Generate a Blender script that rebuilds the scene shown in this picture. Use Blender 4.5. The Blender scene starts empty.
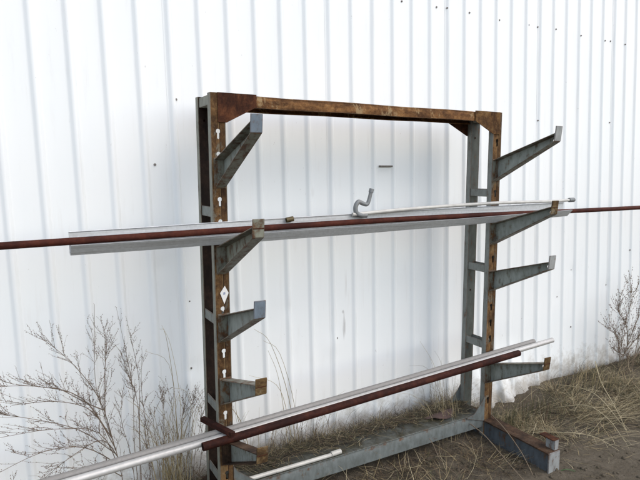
import bpy, bmesh, math, random
from mathutils import Vector, Matrix, noise
R = math.radians
sc = bpy.context.scene
COL = sc.collection
random.seed(7)

# ------------------------------------------------------------------ materials
def new_mat(name):
    m = bpy.data.materials.new(name); m.use_nodes = True
    nt = m.node_tree
    bs = nt.nodes['Principled BSDF']
    return m, nt, bs

def coords(nt, scale=(1, 1, 1)):
    tc = nt.nodes.new('ShaderNodeTexCoord'); mp = nt.nodes.new('ShaderNodeMapping')
    mp.inputs['Scale'].default_value = scale
    nt.links.new(tc.outputs['Object'], mp.inputs['Vector'])
    return mp.outputs['Vector']

def nz(nt, vec, scale, detail=6, rough=.6, dist=0):
    n = nt.nodes.new('ShaderNodeTexNoise')
    n.inputs['Scale'].default_value = scale; n.inputs['Detail'].default_value = detail
    n.inputs['Roughness'].default_value = rough; n.inputs['Distortion'].default_value = dist
    nt.links.new(vec, n.inputs['Vector'])
    return n.outputs['Fac']

def ramp(nt, fac, stops):
    r = nt.nodes.new('ShaderNodeValToRGB')
    el = r.color_ramp.elements
    while len(el) < len(stops): el.new(.5)
    for e, (p, c) in zip(el, stops):
        e.position = p; e.color = (*c, 1) if len(c) == 3 else c
    nt.links.new(fac, r.inputs['Fac'])
    return r.outputs['Color']

def mixc(nt, fac, a, b, mode='MIX'):
    m = nt.nodes.new('ShaderNodeMix'); m.data_type = 'RGBA'; m.blend_type = mode
    for s, v in ((m.inputs[0], fac), (m.inputs[6], a), (m.inputs[7], b)):
        if hasattr(v, 'node'): nt.links.new(v, s)
        elif isinstance(v, (int, float)): s.default_value = v
        else: s.default_value = (*v, 1)
    return m.outputs[2]

def bump(nt, bs, h, strength=.3, dist=.002):
    b = nt.nodes.new('ShaderNodeBump'); b.inputs['Strength'].default_value = strength
    b.inputs['Distance'].default_value = dist
    nt.links.new(h, b.inputs['Height']); nt.links.new(b.outputs['Normal'], bs.inputs['Normal'])

def painted_rust(name, paint, rust_amt, paint2=None, rough=.6, edge=.5):
    """old painted steel; rust_amt 0..1 is how much of it is rusted"""
    m, nt, bs = new_mat(name); v = coords(nt)
    vs = coords(nt, (1, 1, .45))
    a = nz(nt, v, 19, 8, .65, .6); f = nz(nt, v, 95, 5, .7); s = nz(nt, vs, 34, 5, .6)
    rust = ramp(nt, a, [(.28, (.02, .008, .005)), (.45, (.058, .026, .013)), (.58, (.115, .054, .022)), (.72, (.17, .11, .055))])
    rust = mixc(nt, .35, rust, ramp(nt, f, [(.3, (.025, .011, .007)), (.7, (.19, .095, .04))]))
    p2 = paint2 or tuple(c * .7 for c in paint)
    pc = mixc(nt, ramp(nt, s, [(.35, (0, 0, 0)), (.65, (1, 1, 1))]), paint, p2)
    mx = nt.nodes.new('ShaderNodeMath'); mx.operation = 'ADD'
    sc2 = nt.nodes.new('ShaderNodeMath'); sc2.operation = 'MULTIPLY'; sc2.inputs[1].default_value = .45
    nt.links.new(f, sc2.inputs[0]); nt.links.new(s, mx.inputs[0]); nt.links.new(sc2.outputs[0], mx.inputs[1])
    t = 1.02 - .62 * rust_amt
    msk = ramp(nt, mx.outputs[0], [(max(0, t - .10), (0, 0, 0)), (min(1, t + .06), (1, 1, 1))])
    bv = nt.nodes.new('ShaderNodeBevel'); bv.samples = 4; bv.inputs['Radius'].default_value = .007
    ge = nt.nodes.new('ShaderNodeNewGeometry'); dt = nt.nodes.new('ShaderNodeVectorMath'); dt.operation = 'DOT_PRODUCT'
    nt.links.new(bv.outputs[0], dt.inputs[0]); nt.links.new(ge.outputs['True Normal'], dt.inputs[1])
    ed = nt.nodes.new('ShaderNodeMapRange'); ed.inputs['From Min'].default_value = .995; ed.inputs['From Max'].default_value = .80
    ed.inputs['To Min'].default_value = 0; ed.inputs['To Max'].default_value = edge
    nt.links.new(dt.outputs['Value'], ed.inputs['Value'])
    ea = nt.nodes.new('ShaderNodeMath'); ea.operation = 'ADD'; nt.links.new(ed.outputs[0], ea.inputs[0]); nt.links.new(nz(nt, v, 27, 6, .7), ea.inputs[1])
    em = ramp(nt, ea.outputs[0], [(.62, (0, 0, 0)), (.74, (.9, .9, .9))])
    lt = nt.nodes.new('ShaderNodeMath'); lt.operation = 'MAXIMUM'; nt.links.new(msk, lt.inputs[0]); nt.links.new(em, lt.inputs[1])
    nt.links.new(mixc(nt, lt.outputs[0], pc, rust), bs.inputs['Base Color'])
    bs.inputs['Roughness'].default_value = rough
    bs.inputs['Specular IOR Level'].default_value = .3
    bump(nt, bs, f, .35, .0015)
    return m

def rust_mat(name, c0, c1, c2, c3, rough=.85, grain=(1, 1, .4), split=False, paint=None):
    m, nt, bs = new_mat(name); v = coords(nt); vs = coords(nt, (1, 1, .35))
    a = nz(nt, v, 9, 9, .74, .5); f = nz(nt, v, 130, 5, .75); g = nz(nt, coords(nt, grain), 17, 6, .7); h = nz(nt, v, 46, 6, .7, .3)
    col = ramp(nt, a, [(.34, c0), (.46, c1), (.54, c2), (.66, c3)])
    col = mixc(nt, .38, col, ramp(nt, h, [(.34, c0), (.48, c1), (.56, c2), (.68, c3)]))
    col = mixc(nt, .2, col, ramp(nt, f, [(.32, c0), (.70, c3)]))
    col = mixc(nt, ramp(nt, g, [(.47, (0, 0, 0)), (.62, (.75, .75, .75))]), col, c0)
    if paint:
        pm = nz(nt, coords(nt, (1, 1, .45)), 13, 9, .75, .4)
        col = mixc(nt, ramp(nt, pm, [(.56, (0, 0, 0)), (.60, (.7, .7, .7))]), col, paint)
    if split:                                    # rolled groove put in by colour: crease shade, lit edge, darker rust beyond
        tc = nt.nodes.new('ShaderNodeTexCoord'); sp = nt.nodes.new('ShaderNodeSeparateXYZ')
        nt.links.new(tc.outputs['Generated'], sp.inputs[0])
        gm = ramp(nt, sp.outputs['X'], [(.565, (0, 0, 0)), (.58, (.9, .9, .9)), (.61, (.9, .9, .9)), (.63, (.38, .38, .38))])
        col = mixc(nt, gm, col, c0)
        hi = ramp(nt, sp.outputs['X'], [(.50, (0, 0, 0)), (.53, (.35, .35, .35)), (.555, (.35, .35, .35)), (.57, (0, 0, 0))])
        col = mixc(nt, hi, col, c3)
    nt.links.new(col, bs.inputs['Base Color'])
    bs.inputs['Roughness'].default_value = rough; bs.inputs['Specular IOR Level'].default_value = .14
    bump(nt, bs, f, .4, .0015)
    return m

def plain(name, c, rough=.6, var=.25, scale=30, metal=0, c2=None):
    m, nt, bs = new_mat(name); v = coords(nt)
    a = nz(nt, v, scale, 6, .6)
    d = c2 or tuple(x * (1 - var) for x in c)
    nt.links.new(mixc(nt, ramp(nt, a, [(.35, (0, 0, 0)), (.65, (1, 1, 1))]), c, d), bs.inputs['Base Color'])
    bs.inputs['Roughness'].default_value = rough; bs.inputs['Metallic'].default_value = metal
    bump(nt, bs, a, .12, .001)
    return m

def galv(name, c=(.62, .66, .70), metal=.55, rough=.42, streak=(.15, 6, 6)):
    m, nt, bs = new_mat(name); v = coords(nt); vs = coords(nt, streak)
    vo = nt.nodes.new('ShaderNodeTexVoronoi'); vo.inputs['Scale'].default_value = 90
    nt.links.new(v, vo.inputs['Vector'])
    sp = ramp(nt, vo.outputs['Color'], [(0, tuple(x * .84 for x in c)), (1, c)])
    st = nz(nt, vs, 9, 6, .65)
    dirt = ramp(nt, st, [(.5, (0, 0, 0)), (.75, (.75, .75, .75))])
    nt.links.new(mixc(nt, dirt, sp, (.26, .25, .23)), bs.inputs['Base Color'])
    bs.inputs['Metallic'].default_value = metal
    nt.links.new(ramp(nt, st, [(.3, (rough - .08,) * 3), (.8, (rough + .25,) * 3)]), bs.inputs['Roughness'])
    return m

M = {}
M['rust_web'] = rust_mat('rusted_post_steel', (.022, .010, .006), (.085, .038, .014), (.17, .090, .032), (.26, .18, .085))
M['rust_post'] = rust_mat('rusted_post_web', (.02, .010, .006), (.082, .040, .017), (.165, .086, .033), (.25, .18, .09), split=True, paint=(.15, .145, .115))
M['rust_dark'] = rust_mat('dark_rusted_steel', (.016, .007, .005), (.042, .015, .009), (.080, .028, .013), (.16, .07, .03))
M['rust_beam'] = rust_mat('ochre_rusted_beam', (.026, .012, .007), (.10, .043, .017), (.20, .095, .034), (.33, .20, .09), grain=(.25, 1, 1), paint=(.30, .22, .12))
M['flange'] = painted_rust('grey_green_painted_steel', (.245, .25, .205), .16, (.165, .17, .145))
M['flange_blue'] = painted_rust('blue_grey_painted_steel', (.215, .228, .212), .14, (.15, .16, .145))
M['inner'] = rust_mat('shade_toned_rear_web', (.007, .005, .0045), (.013, .009, .007), (.021, .012, .009), (.05, .03, .02))  # left rear web: dark brown with the web's shade put into the colour
M['inner_green'] = painted_rust('shaded_green_grey_web', (.085, .095, .085), .16, (.055, .062, .054))  # right rear web: grey-green paint, darkened so the colour carries its shade
M['arm_blue'] = painted_rust('arm_blue_grey_paint', (.29, .315, .29), .18, (.195, .215, .19))
M['arm_green'] = painted_rust('arm_grey_green_paint', (.225, .235, .19), .32, (.145, .15, .115))
M['arm_flange'] = painted_rust('arm_flange_worn_paint', (.195, .20, .165), .36, (.12, .118, .09))
M['tip_blue'] = painted_rust('tip_blue_paint', (.16, .205, .25), .14, (.115, .145, .175))
M['tip_rust'] = rust_mat('tip_ochre_rust', (.028, .016, .009), (.085, .046, .019), (.165, .105, .043), (.25, .195, .11), grain=(1, 1, 1), paint=(.19, .185, .15))
M['tip_grey'] = painted_rust('tip_grey_paint', (.30, .315, .31), .12)
def dirty_beam():
    m = painted_rust('base_beam_with_settled_dirt', (.135, .155, .155), 0.02, (.088, .10, .096), edge=.10); nt = m.node_tree; bs = nt.nodes['Principled BSDF']
    src = bs.inputs['Base Color'].links[0].from_socket
    ge = nt.nodes.new('ShaderNodeNewGeometry'); sp = nt.nodes.new('ShaderNodeSeparateXYZ'); nt.links.new(ge.outputs['True Normal'], sp.inputs[0])
    v = coords(nt)
    mu = nt.nodes.new('ShaderNodeMath'); mu.operation = 'MULTIPLY'
    nt.links.new(ramp(nt, sp.outputs['Z'], [(.6, (0, 0, 0)), (.9, (1, 1, 1))]), mu.inputs[0])
    nt.links.new(ramp(nt, nz(nt, v, 9, 7, .7), [(.30, (.35, .35, .35)), (.55, (1, 1, 1))]), mu.inputs[1])
    d = ramp(nt, nz(nt, v, 45, 6, .7), [(.35, (.018, .017, .011)), (.6, (.045, .042, .026)), (.75, (.085, .075, .045))])
    nt.links.new(mixc(nt, mu.outputs[0], src, d), bs.inputs['Base Color'])
    return m
M['foot_blue'] = painted_rust('foot_slate_blue_paint', (.088, .104, .118), .22, (.055, .064, .072))
M['foot_top'] = rust_mat('foot_top_rust', (.018, .012, .009), (.045, .026, .017), (.085, .045, .025), (.13, .10, .07))
M['foot_end'] = painted_rust('foot_end_paint', (.26, .275, .275), .24)
M['beam_grey'] = painted_rust('base_beam_grey_paint', (.125, .145, .145), .05, (.085, .096, .092))
M['beam_dirty'] = dirty_beam()
M['galv'] = galv('galvanised_sheet', (.60, .63, .65), .3, .45)
M['galv_pipe'] = galv('galvanised_conduit', (.50, .50, .49), .35, .45)
M['conduit_white'] = plain('pale_weathered_conduit', (.50, .50, .47), .45, .18, 22, .1)
M['red_bar'] = rust_mat('red_oxide_bar', (.022, .006, .0045), (.045, .011, .007), (.070, .017, .010), (.095, .032, .017), .7, grain=(.3, 1, 1))
M['red_tube'] = rust_mat('maroon_tube', (.010, .0035, .003), (.024, .007, .0055), (.042, .0115, .008), (.085, .03, .016), .7, grain=(.3, 1, 1))
M['pipe_grey'] = galv('bent_grey_pipe', (.20, .215, .22), .35, .55, (3, 3, 3))
M['brass'] = plain('tarnished_brass', (.10, .075, .03), .5, .4, 60, .3)
M['dark'] = plain('dark_hollow', (.02, .018, .016), .8)
M['tag'] = plain('paper_tag', (.74, .74, .72), .7, .1, 80)
M['tag_mark'] = plain('faded_tag_print', (.30, .34, .46), .7, .2, 80)
M['washer'] = plain('screw_washer', (.45, .44, .43), .5, .3, 200, .4)
M['screw'] = plain('screw_head', (.18, .165, .15), .6, .4, 200, .2)
M['straw'] = plain('straw', (.32, .255, .135), .75, .35, 14)
M['straw_pale'] = plain('pale_straw', (.44, .38, .24), .75, .25, 14)
M['grass_brown'] = plain('brown_dead_grass', (.12, .082, .045), .8, .35, 14)
M['grass_olive'] = plain('olive_grass', (.065, .065, .026), .75, .35, 14)
M['grass_green'] = plain('green_blade', (.045, .095, .02), .6, .3, 14)
M['grass_dark'] = plain('dark_dead_grass', (.036, .027, .018), .85, .35, 14)
M['twig'] = plain('dark_twig', (.175, .13, .092), .85, .4, 40)
M['twig_tan'] = plain('tan_twig', (.19, .145, .098), .85, .35, 40)
M['bud'] = plain('seed_bud', (.17, .122, .09), .9, .4, 60)
M['leaf_litter'] = plain('dry_leaf', (.10, .062, .055), .8, .4, 30)

def wall_mat():
    m, nt, bs = new_mat('white_painted_sheet'); v = coords(nt)
    a = nz(nt, v, 1.3, 5, .55); f = nz(nt, coords(nt, (9, 9, .8)), 3.2, 6, .65); g = nz(nt, v, 60, 4, .7)
    col = ramp(nt, a, [(.35, (.75, .795, .81)), (.65, (.78, .81, .82))])
    streak = ramp(nt, f, [(.56, (0, 0, 0)), (.80, (.34, .34, .34))])
    col = mixc(nt, streak, col, (.60, .60, .58))
    # rain splash and lifted dirt along the foot of the sheet (irregular upper edge)
    tc = nt.nodes.new('ShaderNodeTexCoord'); sp = nt.nodes.new('ShaderNodeSeparateXYZ')
    nt.links.new(tc.outputs['Object'], sp.inputs[0])
    mr = nt.nodes.new('ShaderNodeMapRange'); mr.inputs['From Min'].default_value = .02; mr.inputs['From Max'].default_value = .42
    mr.inputs['To Min'].default_value = .30; mr.inputs['To Max'].default_value = -.25
    nt.links.new(sp.outputs['Z'], mr.inputs['Value'])
    ad = nt.nodes.new('ShaderNodeMath'); ad.operation = 'ADD'
    nt.links.new(mr.outputs[0], ad.inputs[0]); nt.links.new(nz(nt, v, 11, 7, .7), ad.inputs[1])
    dm = ramp(nt, ad.outputs[0], [(.50, (0, 0, 0)), (.80, (.85, .85, .85))])
    col = mixc(nt, dm, col, (.36, .34, .30))
    sc_ = nz(nt, coords(nt, (2.2, 1, 1.1)), 26, 3, .5, .4)                 # small chips and scrapes
    col = mixc(nt, ramp(nt, sc_, [(.735, (0, 0, 0)), (.76, (.5, .5, .5))]), col, (.45, .45, .44))
    # one grey scuff rubbed onto the sheet
    def gauss(axis, c, w):
        s = nt.nodes.new('ShaderNodeMath'); s.operation = 'SUBTRACT'; s.inputs[1].default_value = c
        nt.links.new(sp.outputs[axis], s.inputs[0])
        d = nt.nodes.new('ShaderNodeMath'); d.operation = 'DIVIDE'; d.inputs[1].default_value = w
        nt.links.new(s.outputs[0], d.inputs[0])
        q = nt.nodes.new('ShaderNodeMath'); q.operation = 'MULTIPLY'
        nt.links.new(d.outputs[0], q.inputs[0]); nt.links.new(d.outputs[0], q.inputs[1])
        return q.outputs[0]
    def spot(cx, wx, cz, wz, amt, c, tex):
        nonlocal col
        s = nt.nodes.new('ShaderNodeMath'); s.operation = 'ADD'
        nt.links.new(gauss('X', cx, wx), s.inputs[0]); nt.links.new(gauss('Z', cz, wz), s.inputs[1])
        s2 = nt.nodes.new('ShaderNodeMath'); s2.operation = 'ADD'
        nt.links.new(s.outputs[0], s2.inputs[0]); nt.links.new(tex, s2.inputs[1])
        k = ramp(nt, s2.outputs[0], [(.45, (amt,) * 3), (1.0, (0, 0, 0))])
        col = mixc(nt, k, col, c)
    t = nz(nt, coords(nt, (1, 1, .15)), 90, 4, .6)
    spot(1.722, .017, .745, .13, .62, (.33, .33, .33), t)
    spot(1.714, .014, .832, .018, .5, (.25, .24, .24), t)
    spot(1.735, .008, 1.0, .14, .35, (.45, .45, .45), t)
    spot(1.80, .006, .74, .12, .3, (.45, .45, .45), t)
    spot(1.505, .02, 1.56, .05, .25, (.5, .5, .5), t)
    nt.links.new(col, bs.inputs['Base Color'])
    bs.inputs['Roughness'].default_value = .36; bs.inputs['Specular IOR Level'].default_value = .55
    return m
M['wall'] = wall_mat()

def ground_mat():
    m, nt, bs = new_mat('dry_dirt'); v = coords(nt)
    a = nz(nt, v, 2.2, 8, .65); b = nz(nt, v, 14, 8, .7); c = nz(nt, v, 90, 5, .7)
    col = ramp(nt, a, [(.35, (.092, .076, .055)), (.5, (.135, .114, .085)), (.66, (.178, .153, .117))])
    col = mixc(nt, .5, col, ramp(nt, b, [(.32, (.025, .02, .013)), (.5, (.10, .086, .066)), (.7, (.185, .162, .127))]))
    col = mixc(nt, .3, col, ramp(nt, c, [(.35, (.02, .015, .01)), (.7, (.14, .12, .085))]))
    nt.links.new(col, bs.inputs['Base Color']); bs.inputs['Roughness'].default_value = .95
    bs.inputs['Specular IOR Level'].default_value = .15
    ad = nt.nodes.new('ShaderNodeMath'); ad.operation = 'ADD'
    nt.links.new(b, ad.inputs[0]); nt.links.new(c, ad.inputs[1])
    bump(nt, bs, ad.outputs[0], .8, .012)
    return m
M['ground'] = ground_mat()

# ------------------------------------------------------------------ helpers
def empty(name, loc, label, cat, group=None):
    o = bpy.data.objects.new(name, None); COL.objects.link(o)
    o.empty_display_size = .1; o.location = loc
    tag(o, label, cat, group)
    return o

def tag(o, label, cat, group=None, kind=None):
    if label: o['label'] = label
    if cat: o['category'] = cat
    if group: o['group'] = group
    if kind: o['kind'] = kind
    return o

def world_origin(o):
    v = Vector((0, 0, 0))
    while o is not None:
        v += Vector(o.location); o = o.parent
    return v

def build(name, bm, mats, parent=None, origin=None, smooth=None):
    """link bm (world coordinates) as one mesh object"""
    me = bpy.data.meshes.new(name)
    if parent is not None:
        off = world_origin(parent); loc = Vector((0, 0, 0))
    else:
        off = Vector(origin or (0, 0, 0)); loc = off
    bmesh.ops.translate(bm, verts=bm.verts, vec=-off)
    bm.to_mesh(me); bm.free()
    for m in (mats if isinstance(mats, (list, tuple)) else [mats]): me.materials.append(m)
    o = bpy.data.objects.new(name, me); COL.objects.link(o)
    o.location = loc
    if parent is not None: o.parent = parent
    if smooth is not None:
        for p in me.polygons: p.use_smooth = True
        me.set_sharp_from_angle(angle=R(smooth))
    return o

def box(bm, x0, x1, y0, y1, z0, z1, bev=0, mi=0):
    vs = [bm.verts.new((x, y, z)) for z in (z0, z1) for y in (y0, y1) for x in (x0, x1)]
    fs = [bm.faces.new([vs[i] for i in q]) for q in ((0, 2, 3, 1), (4, 5, 7, 6), (0, 1, 5, 4), (2, 6, 7, 3), (0, 4, 6, 2), (1, 3, 7, 5))]
    for f in fs: f.material_index = mi
    if bev:
        es = list({e for f in fs for e in f.edges})
        bmesh.ops.bevel(bm, geom=es, offset=bev, segments=2, affect='EDGES', profile=.5, clamp_overlap=True, material=-1)

def prism(bm, poly, axis, a0, a1, mi=0, bev=0):
    """poly: 2-D outline; axis 0: (y,z) along x, 1: (x,z) along y, 2: (x,y) along z"""
    def P(p, a):
        return (a, p[0], p[1]) if axis == 0 else ((p[0], a, p[1]) if axis == 1 else (p[0], p[1], a))
    A = [bm.verts.new(P(p, a0)) for p in poly]; B = [bm.verts.new(P(p, a1)) for p in poly]
    n = len(poly)
    fs = [bm.faces.new(A), bm.faces.new(B[::-1])]
    for i in range(n): fs.append(bm.faces.new((A[i], B[i], B[(i + 1) % n], A[(i + 1) % n])))
    for f in fs: f.material_index = mi
    bmesh.ops.recalc_face_normals(bm, faces=fs)
    if bev:
        bmesh.ops.bevel(bm, geom=list({e for f in fs for e in f.edges}), offset=bev, segments=1, affect='EDGES', clamp_overlap=True, material=-1)

def tube(bm, pts, rads, n=12, hollow=False, mi=0, cap=True, depth=.03):
    """swept tube through pts"""
    pts = [Vector(p) for p in pts]
    if isinstance(rads, (int, float)): rads = [rads] * len(pts)
    rings = []
    t0 = (pts[1] - pts[0]).normalized()
    ref = Vector((0, 0, 1)) if abs(t0.z) < .9 else Vector((1, 0, 0))
    u = t0.cross(ref).normalized()
    for i, p in enumerate(pts):
        t = (pts[min(i + 1, len(pts) - 1)] - pts[max(i - 1, 0)])
        t = t.normalized() if t.length > 1e-9 else t0
        u = (u - t * u.dot(t)); u = u.normalized() if u.length > 1e-6 else t.orthogonal().normalized()
        w = t.cross(u)
        rings.append([bm.verts.new(p + (u * math.cos(2 * math.pi * k / n) + w * math.sin(2 * math.pi * k / n)) * rads[i]) for k in range(n)])
    def join(a, b, m=mi):
        for k in range(n):
            f = bm.faces.new((a[k], a[(k + 1) % n], b[(k + 1) % n], b[k])); f.material_index = m
    for a, b in zip(rings, rings[1:]): join(a, b)
    if hollow:
        for ring, p, d, r in ((rings[0], pts[0], (pts[1] - pts[0]).normalized(), rads[0]), (rings[-1], pts[-1], (pts[-2] - pts[-1]).normalized(), rads[-1])):
            inn = [bm.verts.new(p + (v.co - p) * .82) for v in ring]
            deep = [bm.verts.new(v.co + d * depth) for v in inn]
            join(ring, inn); join(inn, deep)
            f = bm.faces.new(deep); f.material_index = mi
    elif cap:
        bm.faces.new(rings[0][::-1]).material_index = mi; bm.faces.new(rings[-1]).material_index = mi

def bez(pts, k=6):
    """Catmull-Rom through pts"""
    P = [Vector(p) for p in pts]; out = []
    P = [P[0] * 2 - P[1]] + P + [P[-1] * 2 - P[-2]]
    for i in range(1, len(P) - 2):
        a, b, c, d = P[i - 1:i + 3]
        for j in range(k):
            t = j / k
            out.append(.5 * ((2 * b) + (c - a) * t + (2 * a - 5 * b + 4 * c - d) * t * t + (3 * b - a - 3 * c + d) * t ** 3))
    out.append(P[-2]); return out

def plate_with_holes(outer, holes, thick):
    """flat plate in XZ with real holes, from a filled 2-D curve; returns bmesh, front face at y=0, back at +thick"""
    cu = bpy.data.curves.new('outline', 'CURVE'); cu.dimensions = '2D'; cu.fill_mode = 'BOTH'; cu.extrude = thick / 2
    for loop in [outer] + holes:
        s = cu.splines.new('POLY'); s.points.add(len(loop) - 1); s.use_cyclic_u = True
        for p, (x, z) in zip(s.points, loop): p.co = (x, z, 0, 1)
    ob = bpy.data.objects.new('outline', cu); COL.objects.link(ob)
    dg = bpy.context.evaluated_depsgraph_get()
    me = bpy.data.meshes.new_from_object(ob.evaluated_get(dg))
    bm = bmesh.new(); bm.from_mesh(me)
    bpy.data.objects.remove(ob); bpy.data.curves.remove(cu); bpy.data.meshes.remove(me)
    for v in bm.verts:
        x, z, e = v.co; v.co = (x, -e + thick / 2, z)
    bmesh.ops.recalc_face_normals(bm, faces=bm.faces)
    return bm

def add_bm(dst, src, off=(0, 0, 0), mi=0):
    m = {}
    for v in src.verts: m[v] = dst.verts.new(v.co + Vector(off))
    for f in src.faces:
        g = dst.faces.new([m[v] for v in f.verts]); g.material_index = mi
    src.free()

# ------------------------------------------------------------------ ground
GZ = -.02
def gh(x, y):
    h = .012 * noise.noise((x * 1.7, y * 1.7, 0)) + .008 * noise.noise((x * 6, y * 6, 3)) + .004 * noise.noise((x * 19, y * 19, 5))
    d = max(0, 1 - abs(y - 2.62) / .35)                       # soil and dead grass banked along the wall
    h += .03 * d * (1 + .7 * noise.noise((x * 2.3, 1, 9))) * (1 - .95 * math.exp(-((x - 3.0) / .33) ** 2))
    return GZ + h
def axis(lo, hi, flo, fhi, fine):
    v = []; x = flo
    while x <= fhi + 1e-6: v.append(x); x += fine
    s = fine; x = flo
    while x > lo: s *= 1.45; x -= s; v.insert(0, max(x, lo))
    s = fine; x = v[-1]
    while x < hi: s *= 1.45; x += s; v.append(min(x, hi))
    return v
xs = axis(-150, 150, -.6, 6.4, .035); ys = axis(-150, 150, 1.2, 2.95, .035)
bm = bmesh.new()
G = [[bm.verts.new((x, y, gh(x, y))) for x in xs] for y in ys]
for j in range(len(ys) - 1):
    for i in range(len(xs) - 1): bm.faces.new((G[j][i], G[j][i + 1], G[j + 1][i + 1], G[j + 1][i]))
g = build('ground', bm, M['ground'], smooth=80); g['kind'] = 'structure'

# ------------------------------------------------------------------ corrugated wall
WY = 2.75; PITCH = .15; X0 = .124
wall = empty('corrugated_metal_wall', (0, WY, GZ), 'white ribbed sheet metal wall standing behind the whole rusty rack', 'wall')
prof = [(-.030, 0), (-.026, .0004), (-.021, .0022), (-.013, .0100), (-.008, .0128), (-.002, .0137), (.003, .0135), (.007, .0117), (.014, .0026), (.017, .0006), (.021, 0)]
def lean(x, z):
    # the sheets hang slightly out of plumb, more so towards the far end
    return x + .018 * (2.3 - z) - .0235 * max(0, min(x - 1.92, 3.5)) * (z - .9) * .8
DENT = [(.776, .998, .02, .009), (.775, .627, .03, .010), (1.03, .93, .02, .008), (1.19, .86, .02, .007), (1.34, .87, .02, .007),
        (3.70, .672, .018, .008), (4.33, .701, .02, .009), (1.64, .62, .05, -.006), (2.3, .5, .05, -.006), (.63, 1.18, .025, .007), (3.86, .873, .02, .008)]
def wall_off(x, z):
    y = 0
    y -= .0022 * noise.noise((x * 2.6, 0, z * .8)) + .0012 * noise.noise((x * 9, 3, z * 2.1))
    for dx, dz, s, a in DENT:
        q = ((x - dx) ** 2 + (z - dz) ** 2) / (s * s)
        if q < 9: y += a * math.exp(-q)
    # sheet foot kicked out of line beside the rack
    if z < .42:
        k = (1 - z / .42) ** 1.6
        k2 = math.exp(-((x - 3.02) / .36) ** 2)
        y -= k * k2 * (.10 + .035 * math.sin(x * 31 + z * 9))
        y -= k * .012 * noise.noise((x * 4.2, 7, z * 5))
    return y
zz = [-.06, -.02, .02, .05, .08, .11, .14, .17, .2, .24, .28, .32, .37, .42]
while zz[-1] < 1.3: zz.append(zz[-1] + .035)
while zz[-1] < 4.4: zz.append(zz[-1] + .16)
LAPS = []
bm = bmesh.new()
cols = []
for k in range(-28, 92):
    xc = X0 + k * PITCH
    for dx, h in prof: cols.append((xc + dx, h))
    cols.append((xc + PITCH * .40, 0)); cols.append((xc + PITCH * .6, 0))
near = [i for i, c in enumerate(cols) if -1 < c[0] < 6.5]
W = []
for (x, h) in cols:
    W.append([bm.verts.new((lean(x, z), WY - h + wall_off(lean(x, z), z), z)) for z in zz])
for i in range(len(cols) - 1):
    for j in range(len(zz) - 1): bm.faces.new((W[i][j], W[i + 1][j], W[i + 1][j + 1], W[i][j + 1]))
bmesh.ops.reverse_faces(bm, faces=bm.faces) if bm.faces[:][0].normal.y > 0 else None
build('ribbed_sheet', bm, M['wall'], wall, smooth=60)
# lapped sheet edges: a thin strip standing proud over every sixth rib
for k in (4, 10, 16, 22, 28):
    xc = X0 + k * PITCH
    bm = bmesh.new()
    strip = []
    for dx, h in [(-.031, .0010), (-.026, .0014), (-.021, .0034), (-.013, .0116), (-.008, .0144), (-.002, .0153), (.003, .0151), (.007, .0133), (.010, .0095)]:
        strip.append([bm.verts.new((lean(xc + dx, z) + .0015 * noise.noise((z * 7, k, dx * 40)), WY - h + wall_off(lean(xc + dx, z), z) - (.0025 * max(0, noise.noise((z * 5, k, 1))) if dx > .01 else 0), z)) for z in zz])
    for a, b in zip(strip, strip[1:]):
        for j in range(len(zz) - 1): bm.faces.new((a[j], b[j], b[j + 1], a[j + 1]))
    build('sheet_lap', bm, M['wall'], wall, smooth=25)
# building body behind the sheet
bm = bmesh.new(); box(bm, -4.3, 14.0, WY + .05, WY + .25, GZ - .1, 4.4)
build('wall_core', bm, M['wall'], wall)
# screws in girt rows
def rib_h(x):
    d = ((x - X0 + PITCH / 2) % PITCH) - PITCH / 2
    for (a, ha), (b, hb) in zip(prof, prof[1:]):
        if a <= d <= b: return ha + (hb - ha) * (d - a) / (b - a)
    return 0
SCREWS = [(2.125, 2.672), (2.399, 2.676), (2.482, 2.681), (2.679, 2.68), (2.955, 2.669), (3.242, 2.672), (3.335, 2.67), (3.517, 2.674), (3.803, 2.662),
          (4.096, 2.658), (4.184, 2.667), (4.369, 2.661), (.741, 2.011), (3.379, 2.021), (4.234, 2.041), (.627, 1.693), (3.857, .873), (4.328, .701),
          (3.702, .672), (3.883, .403), (.777, .990), (.775, .627), (1.668, .656), (4.624, .978)]
for x, z in SCREWS:
    bm = bmesh.new(); y = WY - rib_h(2 * x - lean(x, z)) + wall_off(x, z)
    tube(bm, [(x, y + .004, z), (x, y - .0015, z)], .0072, 12, mi=1)
    tube(bm, [(x, y - .0014, z), (x, y - .006, z)], [.0048, .0042], 6)
    build('screw', bm, [M['screw'], M['washer']], wall)
bm = bmesh.new(); y = WY
box(bm, 1.968, 2.062, WY - .018, WY + .002, 1.684, 1.693, .0015)
build('bracket_slot', bm, M['screw'], wall)

# ------------------------------------------------------------------ cantilever rack
FY = 2.348; XL = .78; XR = 2.504; PW = .07; FD = .034; RY = 2.522; H = 2.0; T = .0035
rack = empty('cantilever_rack', (1.67, 2.44, GZ), 'rusty steel cantilever rack with slotted posts, sloping arms and a top beam', 'storage rack')

def keyhole(x, z, n=12):
    pts = []; r = .0105; s = .0055
    a0 = math.asin(s / r)
    for i in range(n + 1):
        a = -math.pi / 2 + a0 + (2 * math.pi - 2 * a0) * i / n
        pts.append((x + r * math.cos(a), z + r * math.sin(a)))
    pts += [(x - s, z - .030), (x - s * .5, z - .034), (x + s * .5, z - .034), (x + s, z - .030)]
    return pts
def slot(x, z, w, h):
    return [(x - w, z - h), (x + w, z - h), (x + w, z + h), (x - w, z + h)]

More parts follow.
